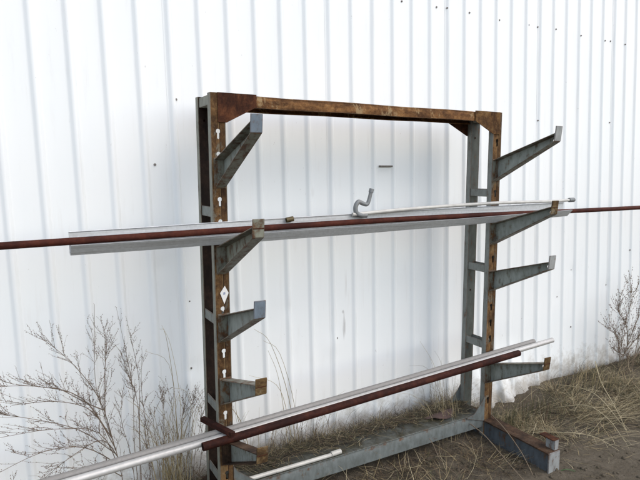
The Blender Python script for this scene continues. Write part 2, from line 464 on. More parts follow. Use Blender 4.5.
def post(x, y, front, holes, z0=.0, z1=H, web='rust_post', fl='flange'):
    bm = bmesh.new()
    outer = [(x + T + .0005, z0), (x + PW - T - .0005, z0), (x + PW - T - .0005, z1), (x + T + .0005, z1)]
    add_bm(bm, plate_with_holes(outer, holes, T), (0, y, 0), 0)
    for a, b in ((x, x + T), (x + PW - T, x + PW)): box(bm, a, b, y - .0004, y + FD, z0, z1, .001, 1)
    for a, b in ((x + T, x + T + .012), (x + PW - T - .012, x + PW - T)): box(bm, a, b, y + FD - T, y + FD - .0006, z0, z1, 0, 1)
    return build('post', bm, [M[web], M[fl]], rack)
hz = [1.834 - .1 * k for k in range(18)]
def arm_gap(z, arms): return all(not (b - .035 < z < t + .025) for b, t in arms)
LA = [(1.587, 1.706, 1.802, 1.868), (1.199, 1.318, 1.406, 1.475), (.882, 1.000, 1.089, 1.157), (.581, .695, .779, .843), (.283, .398, .491, .557)]
RA = [(1.597, 1.715, 1.812, 1.887), (1.217, 1.336, 1.426, 1.496), (.929, 1.044, 1.127, 1.200), (.343, .460, .560, .630)]
hl = [keyhole(XL + PW * .5, z) for z in hz if z > .16 and abs(z - 1.1) > .06 and arm_gap(z, [(a[0], a[1]) for a in LA])]
hr = [keyhole(XR + PW * .5, z) for z in hz if z > .16 and arm_gap(z, [(a[0], a[1]) for a in RA])]
post(XL, FY, True, hl, fl='flange')
post(XR, FY, True, hr, fl='flange_blue')
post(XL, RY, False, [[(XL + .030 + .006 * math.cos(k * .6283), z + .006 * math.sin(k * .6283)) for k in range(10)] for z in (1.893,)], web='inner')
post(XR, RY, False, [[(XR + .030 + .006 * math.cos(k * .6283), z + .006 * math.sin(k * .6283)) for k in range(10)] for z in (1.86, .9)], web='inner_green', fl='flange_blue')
# battens tying the front and rear post of each upright
for x, zs, mt in ((XL, (1.475, .977, .549, .20), 'flange_blue'), (XR, (1.524, 1.06, .58), 'flange_blue')):
    for z in zs:
        bm = bmesh.new()
        box(bm, x + .0055, x + .0105, FY + .008, RY + .03, z - .022, z + .024, .001)
        box(bm, x + PW - .0105, x + PW - .0055, FY + .008, RY + .03, z - .022, z + .024, .001)
        build('batten', bm, M[mt], rack)
for x in (XL, XR):                               # cap bridging the post heads
    bm = bmesh.new(); box(bm, x + .006, x + PW - .006, FY + FD + .001, RY - .001, H - .05, H - .006, .002)
    build('post_cap', bm, M['flange'], rack)
# top and base beam: channels as deep as the uprights
def channel_beam(name, x0, x1, z0, z1, mats, crown=0):
    bm = bmesh.new(); y0 = FY + .001; y1 = RY + FD - .001
    out = [(y0, z0), (y0 + .001, z0 + (z1 - z0) * .5), (y0 + .004, z1 - .013), (y0 + .011, z1 - .004), (y0 + .022, z1), (y1 - .014, z1), (y1 - .004, z1 - .004), (y1, z1 - .014), (y1, z0),
           (y1 - .02, z0), (y1 - .02, z0 + .005), (y1 - .005, z0 + .005), (y1 - .005, z1 - .006), (y0 + .005, z1 - .006), (y0 + .005, z0 + .005), (y0 + .02, z0 + .005), (y0 + .02, z0)]
    n = 24
    rings = []
    for i in range(n + 1):
        x = x0 + (x1 - x0) * i / n
        dz = .0025 * noise.noise((x * 3, 1, z0)); dy = .002 * noise.noise((x * 2.2, 5, z0))
        rings.append([bm.verts.new((x, y + dy, z + dz)) for y, z in out])
    m = len(out)
    for a, b in zip(rings, rings[1:]):
        for k in range(m): bm.faces.new((a[k], a[(k + 1) % m], b[(k + 1) % m], b[k]))
    bm.faces.new(rings[0][::-1]); bm.faces.new(rings[-1])
    bmesh.ops.recalc_face_normals(bm, faces=bm.faces)
    return build(name, bm, mats, rack, smooth=40)
channel_beam('top_beam', XL + PW + .001, XR - .001, 1.944, 1.9985, M['rust_beam'])
channel_beam('base_beam', XL + PW + .001, XR - .001, .058, .147, M['beam_dirty'])
def gusset(pts, y0, mt):
    bm = bmesh.new(); prism(bm, pts, 1, y0, y0 + .004, 0, .0008)
    build('gusset', bm, M[mt], rack)
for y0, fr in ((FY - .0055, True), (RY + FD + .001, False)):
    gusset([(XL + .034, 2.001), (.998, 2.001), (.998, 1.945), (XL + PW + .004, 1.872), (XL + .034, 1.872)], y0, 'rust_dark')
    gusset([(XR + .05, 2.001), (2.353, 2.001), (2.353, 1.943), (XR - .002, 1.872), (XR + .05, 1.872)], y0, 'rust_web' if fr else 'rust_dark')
    gusset([(XR + .004, .095), (XR + .004, .262), (XR - .022, .225), (2.42, .158), (2.36, .146), (2.36, .139)], y0, 'beam_grey')
    gusset([(XL + PW - .004, .095), (XL + PW - .004, .262), (XL + PW + .022, .225), (.965, .152), (1.02, .146), (1.02, .139)], y0, 'beam_grey')

# arms: tapered channels hooked into the front posts
AL = .42; AW = .047
def arm(xc, zb, zt, tb, tt, web, fl, tip, label=None):
    bm = bmesh.new(); ya = FY - .0065; yb = FY - AL
    x0 = xc - AW / 2; x1 = xc + AW / 2
    zm = tb + .036                                # top flange meets the tip
    sl = (zm - zt) / AL; sb = (tb - zb) / AL; t = .0045
    def line(z, s, y): return z + s * (FY - y)
    web_poly = [(ya, line(zb, sb, ya)), (yb, line(zb, sb, yb)), (yb, line(zt, sl, yb)), (ya, line(zt, sl, ya))]
    # a hole near the tip
    yc = yb + .032; zc = .5 * (line(zt, sl, yc) + line(zb, sb, yc)); r = .010
    outer = [(-y, z) for y, z in web_poly]
    hole = [(-yc + r * math.cos(a * math.pi / 5), zc + r * .9 * math.sin(a * math.pi / 5)) for a in range(10)]
    w = plate_with_holes(outer, [hole], t)
    for v in w.verts:                              # turn the XZ plate into the YZ plane
        x, y, z = v.co; v.co = (x1 - t + y, -x, z)
    bmesh.ops.recalc_face_normals(w, faces=w.faces)
    add_bm(bm, w, (0, 0, 0), 0)
    def fl_strip(z, s, th):
        p = [(ya, line(z, s, ya)), (yb, line(z, s, yb)), (yb, line(z, s, yb) + th), (ya, line(z, s, ya) + th)]
        prism(bm, p, 0, x0, x1 + .0005, 1, .0007)
    fl_strip(zt, sl, .0045); fl_strip(zb - .0045, sb, .0045)
    # hook plate against the post
    box(bm, x0 - .004, x1 + .004, FY - .006, FY - .0012, zb - .004, zt + .012, .001, 1)
    o = build('arm', bm, [M[web], M[fl]], rack)
    bm = bmesh.new()
    # upturned end plate, square to the arm
    c = Vector((xc, yb - .004, (tb + tt) / 2)); hh = (tt - tb) / 2 + .002
    tl = math.atan(sl) * .35
    vs = []
    box(bm, -AW / 2 - .001, AW / 2 + .001, -.0035, .0035, -hh, hh, .0018)
    bmesh.ops.rotate(bm, verts=bm.verts, matrix=Matrix.Rotation(tl, 3, 'X'))
    bmesh.ops.translate(bm, verts=bm.verts, vec=c)
    if tip in ('tip_rust', 'arm_green'):          # weld seam where the top flange meets the plate
        b2 = bmesh.new(); box(b2, -AW / 2 + .001, AW / 2 - .001, -.0052, -.0034, -.002, .002, .0008)
        bmesh.ops.rotate(b2, verts=b2.verts, matrix=Matrix.Rotation(tl, 3, 'X'))
        bmesh.ops.translate(b2, verts=b2.verts, vec=c); add_bm(bm, b2, (0, 0, 0), 1)
    build('end_plate', bm, [M[tip], M['rust_dark']], o)
    return o
for i, a in enumerate(LA):
    arm(XL + .037, *a, ['arm_blue', 'arm_green', 'arm_blue', 'arm_blue', 'arm_blue'][i], ['arm_flange', 'arm_flange', 'arm_flange', 'arm_flange', 'foot_top'][i],
        ['tip_blue', 'arm_green', 'tip_blue', 'tip_rust', 'tip_rust'][i])
for i, a in enumerate(RA):
    arm(XR + .026, *a, ['arm_blue', 'arm_blue', 'arm_blue', 'arm_blue'][i], 'arm_flange', ['tip_grey', 'tip_rust', 'tip_grey', 'tip_rust'][i])
# feet
for x in (XL + .035, XR + .045):
    bm = bmesh.new()
    box(bm, x - .034, x + .034, 1.872, 2.60, GZ - .004, .092, .002, 0)
    f = build('foot', bm, M['foot_blue'], rack)
    bm = bmesh.new(); box(bm, x - .047, x + .047, 1.868, 2.60, .0925, .101, .001)
    build('top_plate', bm, M['foot_top'], f)
    bm = bmesh.new(); box(bm, x - .046, x + .046, 1.860, 1.8675, GZ - .006, .099, .001)
    build('end_plate', bm, M['foot_end'], f)
    bm = bmesh.new(); box(bm, x + .010, x + .044, 1.870, 1.93, .1015, .160, .002)
    box(bm, x - .004, x + .046, 1.869, 1.965, .1602, .166, .002, 1)
    build('stop_block', bm, [M['foot_end'], M['rust_dark']], f)
# diamond paper tag hung on the left front post
tg = bmesh.new(); xt = XL + .042; zt_ = 1.100
prism(tg, [(xt, zt_ - .044), (xt + .0215, zt_ + .006), (xt + .004, zt_ + .040), (xt - .019, zt_ + .008)], 1, FY - .0035, FY - .0022)
t_o = build('paper_tag', tg, M['tag'], rack)
tg = bmesh.new(); prism(tg, [(xt - .004, zt_ - .002), (xt + .006, zt_ + .001), (xt + .005, zt_ + .012), (xt - .004, zt_ + .010)], 1, FY - .0042, FY - .0036)
build('printed_mark', tg, M['tag_mark'], t_o)

# ------------------------------------------------------------------ stock on the upper arms
def zlin(a, b, t): return a + (b - a) * t
# galvanised tray: tall back wall, low front wall, resting against the posts
def tray():
    bm = bmesh.new(); x0, x1 = .19, 3.16; n = 40; rings = []
    for i in range(n + 1):
        t = i / n; x = x0 + (x1 - x0) * t
        zb = zlin(1.334, 1.362, t) + .006 * math.sin(math.pi * t) * -1 + .0012 * noise.noise((x * 3, 0, 0))
        bt = zb + zlin(.088, .086, t) + .012 * math.sin(math.pi * t); s = .0016
        k = 1 if i < n else 1
        fz = zb + .043
        o = [(2.266, fz), (2.306, zb), (2.342, zb), (2.342, bt), (2.336, bt + .003), (2.334, bt + .001), (2.338, bt - .003), (2.338, zb + .003), (2.309, zb + .003), (2.272, fz - .002), (2.281, fz - .004), (2.281, fz)]
        rings.append([bm.verts.new((x, y, z)) for y, z in o])
    m = len(rings[0])
    for a, b in zip(rings, rings[1:]):
        for k in range(m): bm.faces.new((a[k], a[(k + 1) % m], b[(k + 1) % m], b[k]))
    bm.faces.new(rings[0][::-1]); bm.faces.new(rings[-1])
    bmesh.ops.recalc_face_normals(bm, faces=bm.faces)
    o = build('metal_channel', bm, M['galv'], origin=(1.67, 2.31, 1.34), smooth=30)
    return tag(o, 'long galvanised sheet metal channel lying across the second pair of arms', 'metal channel')
tray()
# red bar lying in the channel, longer than it at both ends
bm = bmesh.new()
pts = []
for i in range(41):
    t = i / 40; x = -1.25 + t * 7.0
    z = 1.386 + .017 * math.exp(-((x - 1.75) / 1.5) ** 2) + .004 * (x - 1.7) / 4
    pts.append((x, 2.305, z))
tube(bm, pts, .0145, 14)
tag(build('steel_bar', bm, M['red_bar'], origin=(1.7, 2.305, 1.37), smooth=50), 'very long thin red oxide steel bar lying in the galvanised channel', 'steel bar')
# pale conduit along the channel's back edge
bm = bmesh.new()
P = bez([(1.50, 2.318, 1.440), (1.9, 2.318, 1.456), (2.5, 2.318, 1.467), (3.0, 2.318, 1.463), (3.19, 2.318, 1.466)], 8)
tube(bm, P, .0095, 12)
cd = build('conduit', bm, M['conduit_white'], origin=(2.3, 2.318, 1.44), smooth=50)
bm = bmesh.new(); tube(bm, [(3.185, 2.318, 1.466), (3.19, 2.318, 1.466), (3.235, 2.318, 1.4665)], [.0135, .0145, .0145], 12, hollow=True, depth=.02)
build('end_cap', bm, M['pipe_grey'], cd, smooth=40)
tag(cd, 'thin pale conduit with a grey end cap along the top of the galvanised channel', 'conduit')
# s-bent pipe
bm = bmesh.new()
base = Vector((1.565, 2.318, 1.437))
P = bez([base + Vector(v) for v in ((.020, 0, -.004), (-.012, 0, -.002), (-.040, 0, .008), (-.0465, 0, .040), (-.030, 0, .066), (-.005, 0, .0575), (.022, 0, .052), (.036, 0, .076), (.048, 0, .120))], 7)
k = len(P)
tube(bm, P, [.0135 - .004 * i / (k - 1) for i in range(k)], 14, hollow=True)
bp = build('bent_pipe', bm, M['pipe_grey'], origin=base, smooth=50)
bm = bmesh.new(); tube(bm, [base + Vector((.0465, 0, .112)), base + Vector((.052, 0, .130))], .0125, 14, hollow=True, depth=.012)
build('collar', bm, M['pipe_grey'], bp, smooth=40)
tag(bp, 'small grey pipe bent in an S, standing up from the galvanised channel', 'pipe')
bm = bmesh.new(); tube(bm, [(1.130, 2.322, 1.428), (1.165, 2.318, 1.434)], [.0125, .0125], 12, hollow=True, depth=.025)
bm2 = bmesh.new()
tag(build('pipe_stub', bm, M['brass'], origin=(1.18, 2.322, 1.42), smooth=40), 'short tarnished brass pipe stub poking over the galvanised channel', 'pipe')

# ------------------------------------------------------------------ stock on the lowest arms
def lowz(x): return .4455 + (x - .67) * .0432
bm = bmesh.new()
P = [(.672 + i * (2.69 - .672) / 12, 2.252, lowz(.672 + i * (2.69 - .672) / 12)) for i in range(13)]
tube(bm, P, .0195, 16, hollow=True)
tag(build('red_pipe', bm, M['red_tube'], origin=(1.6, 2.252, .44), smooth=50), 'thick maroon steel pipe lying across the lowest arms', 'steel pipe')
M['galv_dull'] = galv('dull_galvanised_conduit', (.24, .235, .225), .3, .6)
for nm, y, x0, x1, dz, r, lab in (('conduit', 2.291, -1.15, 3.055, -.002, .0165, 'galvanised conduit directly behind the maroon pipe, reaching furthest right'),
                             ('conduit', 2.3245, -1.3, 2.915, .008, .0165, 'galvanised conduit rearmost on the lowest arms, nearest the posts')):
    bm = bmesh.new()
    P = []
    for i in range(25):
        x = x0 + (x1 - x0) * i / 24
        P.append((x, y, lowz(x) + dz + .002 * math.sin(x * 1.7 + y * 9)))
    tube(bm, P, r, 14, hollow=True)
    tag(build(nm, bm, M['galv_pipe' if y < 2.3 else 'galv_dull'], origin=(1.2, y, .43), smooth=50), lab, 'conduit', 'galvanised conduits on the lowest arms')
bm = bmesh.new()
prism(bm, [(-.013, -.011), (.013, -.011), (.013, .011), (-.013, .011)], 1, 0, .235, 0, .002)
bmesh.ops.rotate(bm, verts=bm.verts, matrix=Matrix.Rotation(R(18), 3, 'Z'))
bmesh.ops.translate(bm, verts=bm.verts, vec=(.805, 2.225, .483))
tag(build('short_bar', bm, M['red_tube'], origin=(.78, 2.32, .47)), 'short dark rusty bar laid crosswise over the conduits by the left post', 'steel bar')
# conduit lying on the base beam
bm = bmesh.new()
P = [(.60, 2.366, .1585), (.92, 2.366, .1585), (1.25, 2.364, .1585), (1.415, 2.363, .159)]
tube(bm, P, .0105, 12)
c2 = build('conduit', bm, M['conduit_white'], origin=(1.0, 2.366, .148), smooth=50)
bm = bmesh.new(); tube(bm, [(1.40, 2.363, .162), (1.46, 2.366, .163)], .0135, 12, hollow=True)
build('coupling', bm, M['conduit_white'], c2, smooth=40)
tag(c2, 'pale lilac white conduit with a coupling lying on the base beam', 'conduit')

# ------------------------------------------------------------------ plants
def stalk(bm, pts, r0, r1, n=5, mi=0):
    P = bez(pts, 4); k = len(P)
    tube(bm, P, [r0 + (r1 - r0) * i / (k - 1) for i in range(k)], n, mi=mi)
    return P
def bud(bm, p, r, mi=0):
    d = Vector((random.uniform(-1, 1), random.uniform(-1, 1), random.uniform(-.3, 1))).normalized()
    u = d.orthogonal().normalized(); w = d.cross(u)
    a = bm.verts.new(p - d * r); b = bm.verts.new(p + d * r * 1.6)
    ring = [bm.verts.new(p + (u * math.cos(k * 2.094) + w * math.sin(k * 2.094)) * r * .7) for k in range(3)]
    for k in range(3):
        bm.faces.new((a, ring[k], ring[(k + 1) % 3])).material_index = mi
        bm.faces.new((b, ring[(k + 1) % 3], ring[k])).material_index = mi
def wig(p, s): return Vector(p) + Vector((random.uniform(-s, s), random.uniform(-s, s), random.uniform(-s, s)))
def clampy(v):
    v.y = min(v.y, 2.715); return v
def side_twigs(bs, bb, P, n, ln, depth=1, budr=.003, up=.3, r=.0008, lo=.2):
    for _ in range(n):
        i = int(random.uniform(lo, .97) * (len(P) - 1)); p = P[i]; t = (P[min(i + 1, len(P) - 1)] - P[max(0, i - 1)]).normalized()
        d = (t * 1.15 + Vector((random.uniform(-1, 1), random.uniform(-.55, .45), random.uniform(-.25, .8) + up * .3))).normalized()
        L = ln * random.uniform(.4, 1.15)
        q1 = wig(p + d * L * .5, L * .08); q2 = wig(p + d * L + Vector((0, 0, up * L * .2)), L * .08)
        clampy(q1); clampy(q2)
        Q = stalk(bs, [p, q1, q2], r, r * .5, 4)
        for k in range(2, len(Q)):
            if random.random() < .6: bud(bb, wig(Q[k], .003), budr * random.uniform(.6, 1.3))
        if depth: side_twigs(bs, bb, Q, 2, ln * .5, depth - 1, budr, up, r * .75)
def weed(name, mains, label, group, seed, twn, twl, mats=('twig', 'bud'), r0=.0021, budr=.0024, depth=1, root=None, cat='weed', lo=.2):
    random.seed(seed)
    root = Vector(root or mains[0][0])
    th = empty(name, (root.x, root.y, gh(root.x, root.y)), label, cat, group)
    bs = bmesh.new(); bb = bmesh.new()
    for pts in mains:
        pts = [wig(p, .004) for p in pts]
        P = stalk(bs, pts, r0 * random.uniform(.8, 1.1), r0 * .3, 5)
        for k in range(len(P) // 5, len(P)):
            for _ in range(2):
                if random.random() < .7: bud(bb, wig(P[k], .006), budr * random.uniform(.6, 1.3))
        side_twigs(bs, bb, P, twn, twl, depth, budr, lo=lo)
    build('stem', bs, M[mats[0]], th); build('seed_head', bb, M[mats[1]], th)
    return th
y = 2.60
# tall dark weed left of the rack
weed('dry_weed', [
    [(.40, y, -.02), (.37, y, .29), (.321, y, .53), (.289, 2.61, .71), (.300, 2.62, 1.06)],
    [(.36, y, .35), (.30, 2.58, .62), (.19, 2.56, .82), (.055, 2.55, .985)],
    [(.345, y, .42), (.22, 2.55, .66), (.04, 2.52, .76), (-.15, 2.50, .80)],
    [(.36, y, .33), (.20, 2.54, .52), (.02, 2.50, .63), (-.16, 2.48, .70)],
    [(.37, y, .28), (.22, 2.52, .44), (.05, 2.48, .48), (-.15, 2.45, .44)],
    [(.38, y, .22), (.26, 2.52, .34), (.10, 2.47, .36), (-.06, 2.44, .30)],
    [(.32, y, .52), (.335, 2.62, .74), (.345, 2.63, .86), (.338, 2.64, .95)],
    [(.31, y, .56), (.24, 2.56, .63), (.14, 2.52, .72), (.10, 2.51, .74)],
    [(.38, y, .24), (.28, 2.50, .50), (.10, 2.46, .58), (-.12, 2.44, .60)],
    [(.36, y, .36), (.26, 2.56, .58), (.12, 2.52, .68), (-.05, 2.5, .70)],
    [(.38, y, .18), (.24, 2.5, .28), (.08, 2.46, .26), (-.08, 2.44, .36)],
    [(.37, y, .30), (.30, 2.55, .44), (.16, 2.5, .42), (.04, 2.48, .36)],
], 'tallest dark branching weed against the wall at the left of the photo', 'dry weeds along the wall', 3, 20, .12, depth=1, r0=.0026)
weed('dry_weed', [
    [(.46, y, -.02), (.44, y, .35), (.455, 2.62, .62), (.425, 2.63, .84), (.398, 2.64, 1.03)],
    [(.47, y, -.02), (.47, y, .40), (.48, 2.62, .66), (.455, 2.63, .88), (.44, 2.64, .98)],
    [(.46, y, .1), (.47, 2.6, .55), (.43, 2.62, .70), (.41, 2.63, .82)],
    [(.50, y, -.02), (.51, y, .3), (.49, 2.6, .6), (.50, 2.63, .78)],
    [(.45, y, -.02), (.43, y, .3), (.39, 2.6, .5), (.42, 2.63, .68)],
], 'thin upright weed with fine seed spikes just right of the tallest weed', 'dry weeds along the wall', 5, 15, .085, depth=1, r0=.0018, budr=.0022, lo=.1)
weed('dry_weed', [
    [(.53 + .03 * k, 2.60 + .02 * (k % 3), -.02), (.52 + .035 * k, 2.6, .22), (.50 + .045 * k, 2.62, .36 + .05 * (k % 3)), (.50 + .05 * k, 2.63, .47 + .04 * (k % 4))] for k in range(8)
], 'low bushy tangle of brown weed stems beneath the left straw stalks', 'dry weeds along the wall', 6, 18, .11, depth=1, r0=.002, budr=.0024, mats=('twig_tan', 'bud'), lo=.05)
# shrub at the right edge
weed('dry_weed', [
    [(4.30, 2.58, -.02), (4.34, 2.56, .18), (4.42, 2.54, .38), (4.52, 2.52, .62)],
    [(4.31, 2.58, .05), (4.24, 2.55, .22), (4.17, 2.54, .34), (4.02, 2.52, .42)],
    [(4.33, 2.58, .12), (4.45, 2.55, .25), (4.60, 2.5, .40), (4.75, 2.48, .62)],
    [(4.32, 2.58, .10), (4.28, 2.56, .35), (4.35, 2.55, .55), (4.33, 2.54, .75)],
    [(4.34, 2.58, .0), (4.55, 2.54, .16), (4.72, 2.5, .30), (4.9, 2.47, .36)],
    [(4.36, 2.56, .22), (4.30, 2.54, .40), (4.18, 2.53, .52), (4.12, 2.52, .60)],
    [(4.40, 2.56, .0), (4.58, 2.54, .3), (4.66, 2.5, .6), (4.78, 2.48, .9)],
    [(4.42, 2.54, .0), (4.46, 2.52, .3), (4.55, 2.5, .5), (4.52, 2.48, .78)],
    [(4.50, 2.52, .0), (4.66, 2.5, .2), (4.78, 2.47, .42), (4.95, 2.45, .55)],
    [(4.36, 2.55, .0), (4.30, 2.52, .14), (4.18, 2.5, .20), (4.08, 2.49, .30)],
], 'dark twiggy weed against the wall at the right edge of the photo', 'dry weeds along the wall', 11, 26, .18, depth=1, r0=.0036, budr=.0042, mats=('twig_tan', 'bud'))

def straw_clump(label, stalks, seed, mats=('straw', 'straw_pale'), group='dry grass stalks', r=.0016):
    random.seed(seed)
    b = stalks[0][0]
    bm = bmesh.new()
    for pts in stalks:
        stalk(bm, [wig(p, .004) for p in pts], r * random.uniform(.8, 1.2), r * .3, 4, mi=random.choice((0, 0, 1)))
    o = build('grass_clump', bm, [M[m] for m in mats], origin=(b[0], b[1], gh(b[0], b[1])))
    return tag(o, label, 'dry grass', group)
def fan(cx, cy, n, hmin, hmax, sx, lean, seed, droop=.3, sy=.04):
    random.seed(seed); out = []
    for _ in range(n):
        bx = cx + max(-1.5, min(1.5, random.gauss(0, 1))) * sx; by = cy + max(-1.3, min(1.3, random.gauss(0, 1))) * sy * .6; h = random.uniform(hmin, hmax)
        tx = random.gauss(lean, .35) * h * .5; ty = random.uniform(-.5, .15) * h * .35
        by = min(by, 2.70)
        k = random.uniform(-droop, .1)
        out.append([(bx, by, gh(bx, by) - .005), (bx + tx * .25, min(2.71, by + ty * .3), h * .42), (bx + tx * .65, min(2.71, by + ty * .65), h * .8), (bx + tx * 1.15, min(2.71, by + ty), h * (1 + k * .25))])
    return out
straw_clump('tall yellowish straw stalks against the wall just left of the left post',
    fan(.62, 2.60, 75, .20, .60, .050, -.1, 21) + [[(.66, 2.6, -.02), (.65, 2.61, .4), (.625, 2.62, .72), (.52, 2.63, .80)], [(.64, 2.6, -.02), (.645, 2.61, .5), (.62, 2.62, .86), (.59, 2.63, .90)],
     [(.66, 2.6, -.02), (.67, 2.61, .5), (.64, 2.62, .80), (.60, 2.63, .92)], [(.69, 2.6, -.02), (.73, 2.61, .35), (.71, 2.62, .55), (.63, 2.63, .60)]], 22)
straw_clump('arching pale grass stalks rising between the left arms and the wall',
    [[(1.34, 2.6, -.02), (1.31, 2.6, .35), (1.22, 2.61, .68), (1.13, 2.62, .76)], [(1.32, 2.6, -.02), (1.27, 2.6, .40), (1.17, 2.61, .74), (1.08, 2.62, .83)],
     [(1.30, 2.6, -.02), (1.26, 2.6, .32), (1.2, 2.61, .5), (1.05, 2.62, .58)], [(1.05, 2.6, -.02), (1.0, 2.6, .25), (.96, 2.61, .42), (.98, 2.62, .52)],
     [(1.06, 2.6, -.02), (1.0, 2.6, .3), (.93, 2.61, .45), (.88, 2.62, .5)], [(1.28, 2.6, -.02), (1.24, 2.6, .3), (1.21, 2.61, .55), (1.16, 2.62, .7)]], 23, r=.0022)
straw_clump('low brown grass bunch against the wall behind the conduit on the base beam', fan(1.36, 2.62, 60, .10, .34, .14, .2, 24, .5), 25, ('grass_brown', 'straw'))
straw_clump('wispy dry grass against the wall between the two lowest bundles', fan(1.85, 2.62, 26, .08, .26, .13, .3, 26, .5), 27, ('grass_brown', 'straw'))
straw_clump('thin greyish wisps standing tall against the wall left of the right rear post', fan(2.42, 2.62, 34, .22, .52, .10, -.2, 46, .6), 47, ('grass_brown', 'straw'), r=.0012)
straw_clump('thin brown wisps against the wall right of the left arms', fan(1.18, 2.62, 40, .18, .44, .16, .1, 48, .6), 49, ('grass_brown', 'straw'), r=.0012)
straw_clump('tawny straw tuft spilling over the right end of the base beam', fan(2.30, 2.46, 60, .16, .34, .07, -.4, 28, .9, .1) + [[(2.33, 2.50, 0), (2.32, 2.53, .25), (2.27, 2.56, .45), (2.17, 2.58, .60)]], 29)
straw_clump('olive grass tuft growing beside the right post above the foot', fan(2.74, 2.34, 80, .08, .19, .09, .1, 30, .8, .12), 31, ('grass_olive', 'straw'))
straw_clump('low olive and tan grass tuft behind the end of the right foot', fan(3.02, 2.36, 90, .07, .20, .11, .3, 40, .9, .12), 41, ('grass_olive', 'grass_brown'))
straw_clump('yellowish grass tuft under the right weed at the edge of the photo', fan(3.75, 2.45, 80, .08, .22, .16, .4, 44, .9, .12), 45, ('straw', 'grass_olive'))
# long stalks fallen over the ground on the right
FALL = [
    ('long straight straw stalk leaning from the right weed towards the camera', [(4.1, 2.66, .10), (3.82, 2.42, .06), (3.55, 2.15, .05), (3.3, 1.9, .02)], .0034),
    ('bowed straw stalk lying over the grass below the wall', [(3.55, 2.62, .03), (3.5, 2.36, .10), (3.42, 2.16, .11), (3.30, 1.90, .02)], .0030),
    ('flat pale straw stalk nearest the foot on the bare dirt', [(2.85, 2.20, .0), (2.95, 2.03, .04), (3.02, 1.92, .04), (3.06, 1.80, .0)], .0026),
    ('arched straw stalk at the right side of the bare dirt', [(3.2, 2.36, .02), (3.24, 2.15, .11), (3.22, 1.98, .09), (3.18, 1.84, .01)], .0028),
]
for lab, pts, r in FALL:
    random.seed(len(lab)); bm = bmesh.new(); P = stalk(bm, pts, r, r * .4, 5)
    for _ in range(12):
        i = random.randint(3, len(P) - 1); p = P[i]
        d = Vector((random.uniform(-1, 1), random.uniform(-1, .2), random.uniform(-.2, .3))).normalized() * random.uniform(.04, .12)
        stalk(bm, [p, p + d * .5 + Vector((0, 0, .008)), p + d], r * .45, r * .2, 4)
    tag(build('fallen_stalk', bm, M['straw_pale'], origin=Vector(pts[0])), lab, 'grass stalk', 'fallen straw stalks')
VINE = [
    ('bare tan runner stem crossing in front of the right foot, upper one', [(2.60, 2.41, .12), (2.52, 2.2, .11), (2.44, 2.0, .07), (2.40, 1.88, .0)], .0032, 'twig_tan'),
    ('bare tan runner stem crossing the dark gap below the base beam, lower one', [(2.40, 2.38, .10), (2.36, 2.2, .10), (2.33, 2.02, .05), (2.31, 1.84, -.01)], .0032, 'twig_tan'),
    ('thin twig hanging off the base beam left of the right foot', [(2.05, 2.33, .10), (2.03, 2.27, .09), (2.02, 2.2, .04), (2.05, 2.1, -.01)], .0022, 'twig_tan'),
]
for lab, pts, r, mt in VINE:
    random.seed(len(lab)); bm = bmesh.new(); stalk(bm, pts, r, r * .6, 6)
    tag(build('runner_stem', bm, M[mt], origin=Vector(pts[0])), lab, 'plant stem', 'runner stems at the foot')
# two green blades by the foot
bm = bmesh.new()
for dx in (0, .010):
    p = [(2.585 + dx, 1.852, -.02), (2.605 + dx, 1.835, -.006), (2.625 + dx, 1.82, -.006), (2.65 + dx, 1.80, -.014)]
    stalk(bm, p, .0035, .001, 4)
tag(build('green_blade', bm, M['grass_green'], origin=(2.6, 1.86, GZ)), 'fresh green grass blade at the end of the right foot', 'grass')
# leaf litter piece on the base beam
bm = bmesh.new()
N = 12; ring = []
for k in range(N):
    a = 2 * math.pi * k / N; r = 1 + .25 * math.sin(3 * a)
    ring.append(bm.verts.new((2.24 + .11 * r * math.cos(a), 2.44 + .045 * r * math.sin(a), .156 + .006 * math.sin(2 * a))))
c = bm.verts.new((2.24, 2.44, .166)); 
for k in range(N): bm.faces.new((c, ring[k], ring[(k + 1) % N]))
ext = bmesh.ops.extrude_face_region(bm, geom=bm.faces[:])
bmesh.ops.translate(bm, verts=[v for v in ext['geom'] if isinstance(v, bmesh.types.BMVert)], vec=(0, 0, .003))
tag(build('dead_leaf', bm, M['leaf_litter'], origin=(2.24, 2.44, .15)), 'curled purplish brown dead leaf lying on the base beam', 'leaf')

# matted dry grass: nobody could count it
random.seed(99)
bm = bmesh.new()
def blade(x, y, L, ang, tilt, w, mi, z=None):
    z = gh(x, y) - .004 if z is None else z
    d = Vector((math.cos(ang), math.sin(ang), 0)); s = Vector((-math.sin(ang), math.cos(ang), 0))
    prev = None
    for k in range(4):
        t = k / 3
        el = tilt * (1 - .75 * t)
        if k == 0: p = Vector((x, y, z))
        else: p = p + (d * math.cos(el) + Vector((0, 0, math.sin(el)))) * L / 3 + s * random.uniform(-.08, .08) * L
        if p.y > 2.715: p.y = 2.715
        p.z = max(p.z, (z if z > .1 else gh(p.x, p.y)) + .002) if k else p.z
        ww = w * (1 - .8 * t)
        a = bm.verts.new(p - s * ww); b = bm.verts.new(p + s * ww)
        if prev:
            f = bm.faces.new((prev[0], prev[1], b, a)); f.material_index = mi
        prev = (a, b)
def scatter(n, x0, x1, y0, y1, L, tilt, wts, dens=None, w=.0016):
    made = 0
    while made < n:
        x = random.uniform(x0, x1); yy = random.uniform(y0, y1)
        if dens and random.random() > dens(x, yy): continue
        cl = noise.noise((x * 5, yy * 5, 2))
        if random.random() > .55 + .8 * cl: continue
        made += 1
        blade(x, yy, random.uniform(*L), random.uniform(0, 2 * math.pi), random.uniform(*tilt), w * random.uniform(.6, 1.3), random.choices(range(5), wts)[0])
MATS = ['straw', 'straw_pale', 'grass_brown', 'grass_olive', 'grass_dark']
